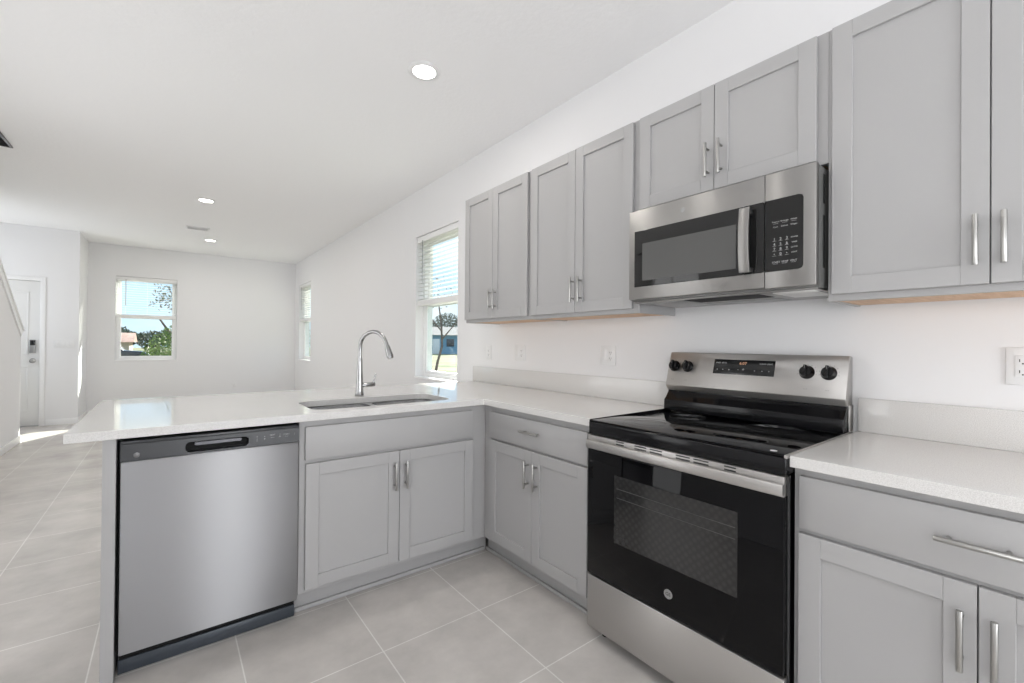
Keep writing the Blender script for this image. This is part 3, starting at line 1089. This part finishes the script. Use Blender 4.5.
# handle: broad flat bar on two end brackets
m = MB()
m.prism([(-0.053, 0.803), (-0.045, 0.803), (-0.043, 0.807), (-0.043, 0.833), (-0.045, 0.837), (-0.053, 0.836), (-0.056, 0.831), (-0.056, 0.808)], 0.010, RW, 'X', bev=0.0012)
m.box(0.002, 0.030, -0.047, -0.033, 0.807, 0.833, 0.003)
m.box(RW - 0.030, RW - 0.002, -0.047, -0.033, 0.807, 0.833, 0.003)
m.build('handle', M['steel'], od)
# oven window
m = MB()
m.box(gy(1.143), gy(0.660), -0.0350, -0.0335, 0.447, 0.714, 0.0004, 1)
ow = m.build('oven_window', M['oven_dot'], od)
m = MB()
for z in (0.628, 0.664):
    m.cyl((gy(1.13), -0.0352, z), (gy(0.667), -0.0352, z), 0.0011, seg=8)
m.build('oven_rack', M['rack'], ow)
# round emblem
m = MB()
m.lathe([(0, 0), (0.0165, 0), (0.0165, 0.0015), (0.0155, 0.0022), (0.0140, 0.0016), (0, 0.0016)], (gy(0.900), -0.0340, 0.352), 'Y', 32)
em = m.build('emblem', M['badge'], od)
m = MB()
m.text('GE', 0.017, front_text_matrix(gy(0.900), -0.0360, 0.352))
m.build('emblem_letters', M['slot'], em, smooth=False)
# storage drawer
m = MB()
m.box(0.003, RW - 0.003, -0.032, -0.002, 0.052, 0.270, 0.004)
m.build('storage_drawer', M['steel'], r)
# side skirt edges between door and body
for (a, b) in ((RW - 0.0035, RW - 0.0005), (0.0005, 0.0035)):
    m = MB()
    m.box(a, b, -0.010, 0.0, 0.052, 0.852)
    m.build('edge_trim', M['slot'], r)

# ================================================================== over-the-range microwave (faces -x)
MY0 = 1.2885
w = thing('microwave', 'stainless over-the-range microwave hood with dark window and keypad panel', 'microwave', (-0.40, MY0, 0), -PI / 2)
MW = 0.749
def hy(y):
    return MY0 - y
m = MB()
m.box(0.003, MW - 0.003, 0.026, 0.396, 1.431, 1.844, 0.003)
m.build('case', M['case_grey'], w)
sx = hy(0.699)
# door: steel frame with a hole filled by black glass
m = MB()
m.prism([(0.0, 1.440), (sx - 0.001, 1.440), (sx - 0.001, 1.843), (0.0, 1.843)], 0.0, 0.025, 'Y', bev=0.0018,
        holes=[rrect(hy(1.258), sx + 0.04, 1.495, 1.748, 0.004, 3)[::-1]] if False else ())
md = m.build('door', M['steel_mw'], w)
m = MB()
m.box(hy(1.258), hy(0.7745) , -0.0022, 0.002, 1.495, 1.748, 0.0018)
wg = m.build('door_glass', M['mw_glass'], md)
m = MB()
m.box(hy(1.215), hy(0.800), -0.0030, -0.0018, 1.522, 1.688, 0.0004, 1)
m.build('viewing_window', M['mw_screen'], wg)
m = MB()
m.prism(rrect(hy(0.7745), sx - 0.0015, 1.495, 1.748, 0.006, 3), -0.0018, 0.002, 'Y')
pk = m.build('handle_pocket', M['mw_glass'], md)
# handle: flat slightly bowed vertical bar
m = MB()
pts = []
n = 12
for i in range(n + 1):
    z = 1.500 + i * (1.736 - 1.500) / n
    s = (i / n - 0.5) * 2
    pts.append((-0.040 + 0.010 * s * s, z))
prof = pts + [(y + 0.010, z) for (y, z) in reversed(pts)]
m.prism(prof, hy(0.776), hy(0.7385), 'X', bev=0.002)
m.box(hy(0.772), hy(0.744), -0.030, 0.0, 1.502, 1.520, 0.003)
m.box(hy(0.772), hy(0.744), -0.030, 0.0, 1.716, 1.734, 0.003)
m.build('handle', M['steel_mw'], md)
# control side
m = MB()
m.box(sx + 0.001, MW, 0.0, 0.025, 1.437, 1.843, 0.0018)
cpn = m.build('control_frame', M['steel_mw'], w)
m = MB()
m.prism([(sx + 0.0015, 1.495), (hy(0.590), 1.495), (hy(0.580), 1.499), (hy(0.5765), 1.508), (hy(0.5765), 1.735), (hy(0.580), 1.744), (hy(0.590), 1.748), (sx + 0.0015, 1.748)], -0.0020, 0.002, 'Y')
kp = m.build('keypad', M['mw_glass'], cpn)
m = MB()
cols = [hy(v) for v in (0.666, 0.646, 0.626, 0.603)]
for i, row in enumerate((('1', '2', '3', 'POWER'), ('4', '5', '6', 'TIMER'), ('7', '8', '9', 'CLOCK'), ('\u2022', '0', '\u2022', 'LIGHT'))):
    for j, s in enumerate(row):
        zrow = 1.606 - i * 0.0172
        m.text(s, 0.0135 if j < 3 else 0.0062, front_text_matrix(cols[j], -0.0024, zrow))
        if j < 3:
            m.box(cols[j] - 0.006, cols[j] + 0.006, -0.0023, -0.0018, zrow - 0.0060, zrow - 0.0052)
for (tx, tz, s) in ((0.662, 1.668, 'Popcorn'), (0.634, 1.668, 'Beverage'), (0.605, 1.668, 'Reheat'),
                    (0.662, 1.650, 'Cook'), (0.634, 1.650, 'Defrost'), (0.605, 1.650, 'Weight'),
                    (0.660, 1.526, 'START'), (0.632, 1.526, 'STOP'), (0.605, 1.526, 'VENT')):
    m.text(s, 0.0068 if tz > 1.6 else 0.0088, front_text_matrix(hy(tx), -0.0024, tz))
for tz in (1.661, 1.520):
    for tx in (0.662, 0.633, 0.605):
        m.box(hy(tx) - 0.008, hy(tx) + 0.008, -0.0023, -0.0018, tz, tz + 0.0008)
m.build('key_legend', M['legend'], kp, smooth=False)
m = MB()
m.lathe([(0, 0), (0.010, 0), (0.010, 0.0012), (0.009, 0.0016), (0, 0.0016)], (hy(1.02), 0.0, 1.795), 'Y', 24)
m.build('badge', M['badge'], md)
# underside: steel pan, grease filters, lamp lens, vent gap
m = MB()
m.box(0.004, MW - 0.004, 0.028, 0.392, 1.4250, 1.4310, 0.002)
us = m.build('bottom_pan', M['steel_mw'], w)
m = MB()
m.box(hy(1.235), hy(1.05), 0.060, 0.360, 1.4222, 1.4252, 0.001)
m.build('grease_filter', M['mesh_filter'], us)
m = MB()
m.box(hy(0.86), hy(0.70), 0.045, 0.300, 1.4170, 1.4205, 0.001) if False else m.box(hy(1.04), hy(0.74), 0.235, 0.360, 1.4222, 1.4252, 0.001)
m.build('grease_filter', M['mesh_filter'], us)
m = MB()
m.box(hy(1.04), hy(0.74), 0.050, 0.190, 1.4236, 1.4252)
m.build('intake_slot', M['void'], us)
m = MB()
m.box(hy(0.69), hy(0.56), 0.045, 0.250, 1.4222, 1.4252, 0.001)
m.build('lamp_lens', M['filter'], us)
# side vents
m = MB()
m.box(MW - 0.0031, MW - 0.0024, 0.070, 0.090, 1.72, 1.82)
m.box(MW - 0.0031, MW - 0.0024, 0.070, 0.090, 1.50, 1.68)
m.build('side_vent', M['void'], w, smooth=False)

# ================================================================== outlets and switches
def outlet_plate(y, z, gangs, kinds, label, cat, x=0.0, rot=-PI / 2, group='white outlet and switch plates'):
    if rot == 0:
        o = thing('outlet_plate' if cat == 'outlet' else 'switch_plate', label, cat, (x, y, z), 0, group)
    else:
        o = thing('outlet_plate' if cat == 'outlet' else 'switch_plate', label, cat, (0, y, z), rot, group)
    W_ = 0.072 + 0.046 * (gangs - 1)
    m = MB()
    m.box(-W_ / 2, W_ / 2, -0.0060, -0.0008, -0.058, 0.058, 0.002)
    m.build('cover', M['plate'], o)
    for i, k in enumerate(kinds):
        cx = (i - (gangs - 1) / 2) * 0.046
        m = MB()
        m.box(cx - 0.0165, cx + 0.0165, -0.0085, -0.0058, -0.0335, 0.0335, 0.0015)
        if k == 'o':
            so = m.build('receptacle', M['plate'], o)
            m = MB()
            for zz in (-0.017, 0.017):
                m.box(cx - 0.0075, cx - 0.0055, -0.0088, -0.0080, zz - 0.004, zz + 0.005)
                m.box(cx + 0.0055, cx + 0.0075, -0.0088, -0.0080, zz - 0.004, zz + 0.005)
                m.cyl((cx, -0.0088, zz - 0.009), (cx, -0.0080, zz - 0.009), 0.0022, seg=10)
            m.build('sockets', M['slot'], so, smooth=False)
        else:
            m.build('rocker', M['plate'], o)
    return o
outlet_plate(2.985, 1.162, 1, 'o', 'small white outlet plate on the wall nearest the window', 'outlet')
outlet_plate(2.580, 1.166, 2, 'so', 'white double plate on the splash wall, second from the window', 'switch')
outlet_plate(1.742, 1.169, 2, 'so', 'white double plate on the wall just left of the range', 'switch')
outlet_plate(0.114, 1.177, 1, 'o', 'white outlet plate on the wall right of the range, under the tall cabinet', 'outlet')
outlet_plate(9.15, 1.180, 4, 'ssss', 'wide white switch plate on the entry wall beside the front door', 'switch', x=-3.285, rot=0)
outlet_plate(YF, 0.395, 1, 'o', 'white outlet plate low on the far end wall', 'outlet', x=-1.069, rot=0)

# ================================================================== ceiling fixtures
def recessed(x, y, label, power=LAMP_POWER):
    o = thing('recessed_light', label, 'light', (x, y, ZC), 0, 'recessed ceiling lights')
    m = MB()
    m.lathe([(0.066, -0.0005), (0.094, -0.0005), (0.096, -0.004), (0.090, -0.008), (0.070, -0.012), (0.066, -0.010), (0.066, -0.0005)], seg=40)
    m.build('trim_ring', M['plate'], o)
    m = MB()
    m.lathe([(0, -0.0006), (0.0658, -0.0006), (0.0658, -0.007), (0, -0.009)], seg=32)
    m.build('lens', M['lens'], o)
    d_ = bpy.data.lights.new('recessed_light_lamp', 'AREA')
    d_.shape = 'DISK'
    d_.size = 0.13
    d_.energy = power
    d_.color = LAMP_COLOR
    l_ = bpy.data.objects.new('lamp', d_)
    COL.objects.link(l_)
    l_.location = (0, 0, -0.014)
    l_.parent = o
    return o
recessed(-0.895, 2.400, 'large-looking round recessed ceiling light above the sink')
recessed(-1.753, 6.160, 'round recessed ceiling light in the middle of the long ceiling', 9.5)
recessed(-1.563, 8.550, 'round recessed ceiling light closest to the far end wall', 8.5)
for (lx, ly_, lt) in ((-1.64, 1.62, 'round recessed ceiling light over the open kitchen floor in front of the range'),
                      (-1.64, -1.9, 'added unseen round recessed ceiling light at the near end of the kitchen')):  # second lamp is out of view, added for room brightness
    recessed(lx, ly_, lt, 1.6)

def grille(x0, x1, y0, y1, n, label, dark, group='ceiling air grilles'):
    o = thing('ceiling_vent', label, 'vent', ((x0 + x1) / 2, (y0 + y1) / 2, ZC), 0, group)
    hx, hy_ = (x1 - x0) / 2, (y1 - y0) / 2
    e = 0.022
    m = MB()
    m.box(-hx, hx, -hy_, -hy_ + e, -0.010, -0.0005, 0.003)
    m.box(-hx, hx, hy_ - e, hy_, -0.010, -0.0005, 0.003)
    m.box(-hx, -hx + e, -hy_ + e, hy_ - e, -0.010, -0.0005, 0.003)
    m.box(hx - e, hx, -hy_ + e, hy_ - e, -0.010, -0.0005, 0.003)
    m.build('frame', M['black'] if dark else M['plate'], o)
    m = MB()
    m.box(-hx + e, hx - e, -hy_ + e, hy_ - e, -0.0016, -0.0006)
    m.build('backing', M['slot'] if dark else M['plate'], o)
    m = MB()
    for i in range(n):
        yy = -hy_ + e + (i + 0.5) * (2 * hy_ - 2 * e) / n
        mt = Matrix.Translation((0, yy, -0.0065)) @ Matrix.Rotation(math.radians(35), 4, 'X')
        m.box(-hx + e, hx - e, -0.006, 0.006, -0.0006, 0.0006, mtx=mt)
    m.build('louvres', M['dark_plastic'] if dark else M['plate'], o, smooth=False)
grille(-1.90, -1.62, 7.67, 7.87, 9, 'small white slatted air vent on the ceiling near the far end', False)
grille(-3.46, -3.125, 4.96, 5.52, 22, 'dark air return grille on the ceiling at the left edge', True)

# ================================================================== outdoors
m = MB()
m.box(-60, 90, YF + 0.2, 120, -0.32, -0.20)
m.box(0.2, 90, -30, YF + 0.2, -0.32, -0.20)
o = m.build('lawn_ground', M['lawn'], smooth=False)
struct(o)

def leafy(m, c, rad, n, size, squash=0.8):
    for _ in range(n):
        while True:
            p_ = Vector((random.uniform(-1, 1), random.uniform(-1, 1), random.uniform(-1, 1)))
            if 0.25 < p_.length < 1:
                break
        p_ = Vector((p_.x * rad, p_.y * rad, p_.z * rad * squash)) + Vector(c)
        a = Vector((random.gauss(0, 1), random.gauss(0, 1), random.gauss(0, 1))).normalized()
        b = a.orthogonal().normalized()
        s = size * random.uniform(0.6, 1.3)
        vs = [m.bm.verts.new(p_ + a * s), m.bm.verts.new(p_ + b * s * .5), m.bm.verts.new(p_ - a * s), m.bm.verts.new(p_ - b * s * .5)]
        m.bm.faces.new(vs)

def tree(name, x, y, trunk, blobs, leaf, n, size, label, cat='tree', group=None, z=-0.2):
    t = thing(name, label, cat, (x, y, z), 0, group)
    m = MB()
    for (pts, rs) in trunk:
        m.tube(pts, rs, 8)
    m.build('trunk', M['bark'], t)
    m = MB()
    for (c_, rad) in blobs:
        leafy(m, c_, rad, int(n * rad * rad), size)
    m.build('foliage', M[leaf], t, smooth=False)
    return t
# leaning sapling outside the sink window
tree('sapling', 7.6, 18.2, [([(0, 0, 0), (0.10, -0.05, 0.6), (0.28, -0.12, 1.3), (0.25, -0.1, 2.2), (0.1, 0, 3.6)], [0.07, 0.06, 0.05, 0.045, 0.02]),
                           ([(0.27, -0.1, 1.6), (0.8, -0.5, 2.4), (1.1, -0.8, 3.3)], [0.035, 0.025, 0.01]),
                           ([(0.25, -0.1, 2.0), (-0.4, 0.3, 2.9), (-0.6, 0.5, 3.8)], [0.035, 0.02, 0.01])],
     [((0.1, 0, 3.8), 1.0), ((1.1, -0.8, 3.4), 0.6), ((-0.6, 0.5, 3.9), 0.6)], 'leaf_dark', 90, 0.06,
     'thin leaning young tree on the lawn outside the sink window')
tree('tree', 33, 62, [([(0, 0, 0), (0, 0, 3)], [0.3, 0.2])], [((0, 0, 4.2), 2.6), ((3, -3, 3.9), 2.3), ((-3, 2, 3.6), 2.2)], 'leaf_dark', 520, 0.14,
     'dark tree rising behind the blue building outside the sink window')
# blue building
b = thing('blue_building', 'low blue building with grey roof seen across the lawn through the sink window', 'building', (27, 52, -0.2), math.radians(-28))
m = MB(); m.box(-5, 5, 0, 6, 0, 2.5); m.build('wall', M['blue_wall'], b)
m = MB(); m.prism([(-0.5, 2.5), (6.5, 2.5), (3, 3.7)], -5.4, 5.4, 'X'); m.build('roof', M['roof_grey'], b)
for xx in (-3.2, 0.2, 3.0):
    m = MB(); m.box(xx, xx + 1.0, -0.04, 0.02, 1.0, 2.0, 0.01); m.build('window', M['ext_glass'], b)
m = MB(); m.box(-1.6, -0.7, -0.05, 0.02, 0.0, 2.0, 0.01); m.build('door', M['trim'], b)

# far window view: trees on the right, house and dark car on the left
tree('leafy_tree', -1.7, 23, [([(0, 0, 0), (0.05, 0, 1.4), (-0.1, 0, 2.6)], [0.13, 0.10, 0.06]), ([(0, 0, 1.2), (-0.7, 0, 2.4)], [0.07, 0.03])],
     [((-0.35, 0, 1.15), 0.80), ((-0.75, 0.2, 0.75), 0.55), ((0.35, 0.2, 1.3), 0.9), ((-0.1, -0.2, 1.75), 0.5)], 'leaf', 1300, 0.055,
     'bright green bushy tree outside the far window, low on its right side')
tree('leafy_tree', -1.2, 25.5, [([(0, 0, 0), (0.05, 0, 2.0), (0, 0, 3.6)], [0.16, 0.12, 0.06]), ([(0, 0, 2.4), (-0.6, 0, 3.2), (-0.9, 0, 3.9)], [0.05, 0.03, 0.015])],
     [((-0.5, 0, 3.7), 0.95), ((-0.9, 0, 3.2), 0.7), ((0.1, 0, 3.4), 0.9), ((0.0, 0.2, 4.4), 0.8)], 'leaf_dark', 190, 0.075,
     'taller open-branched tree whose leaves show through the far window blind')
tree('tree', -6.2, 60, [([(0, 0, 0), (0, 0, 1.8)], [0.3, 0.2])], [((0, 0, 2.0), 1.2), ((-1.4, 1, 2.2), 1.4), ((1.0, 0.5, 1.7), 0.9)], 'leaf_dark', 500, 0.16,
     'dark tree at left in the far window view, behind the red-roofed house')
tree('tree', -2.9, 58, [([(0, 0, 0), (0, 0, 2)], [0.25, 0.15])], [((-0.6, 0, 1.5), 1.2), ((0.9, 0, 1.7), 1.2), ((2.4, 0, 1.9), 1.4)], 'leaf_dark', 500, 0.16,
     'dark rounded tree in the middle of the far window view')
h = thing('red_roof_house', 'tan house with a reddish roof seen low through the far window', 'house', (-7.6, 48, -0.2))
m = MB(); m.box(-3.2, 3.0, 0, 5, 0, 1.3); m.build('wall', M['tan_wall'], h)
m = MB(); m.prism([(-0.4, 1.3), (5.4, 1.3), (2.5, 2.1)], -3.5, 3.3, 'X'); m.build('roof', M['roof_red'], h)
m = MB(); m.box(-1.8, -0.8, -0.04, 0.02, .5, 1.1); m.build('window', M['ext_glass'], h)
cr = thing('parked_car', 'dark car parked on the street outside the far window', 'car', (-5.2, 34, -0.2))
m = MB()
m.prism([(-2.2, 0.25), (2.2, 0.25), (2.25, 0.65), (1.9, 0.82), (1.15, 0.88), (0.65, 1.32), (-1.1, 1.34), (-1.75, 0.92), (-2.2, 0.85)], -0.85, 0.85, 'Y', bev=0.05)
m.build('body', M['car_paint'], cr)
m = MB()
m.prism([(-1.45, 0.93), (0.95, 0.93), (0.60, 1.27), (-1.05, 1.29)], -0.87, 0.87, 'Y')
m.build('side_windows', M['ext_glass'], cr)
for (xx, yy) in ((-1.4, -0.86), (1.4, -0.86), (-1.4, 0.66), (1.4, 0.66)):
    m = MB(); m.cyl((xx, yy, 0.33), (xx, yy + 0.2, 0.33), 0.33, seg=20, bev=0.03); m.build('wheel', M['rubber'], cr)
# low green shrub outside the far right window
tree('shrub', 7.5, 38.0, [([(0, 0, 0), (0, 0, 1.0)], [0.1, 0.05])], [((0, 0, 1.4), 1.5), ((1.2, 2.5, 1.3), 1.4), ((-1.0, -1.5, 1.2), 1.2)], 'leaf', 140, 0.12,
     'dark green shrub outside the far right-hand window', 'shrub')
bpy.context.view_layer.update()
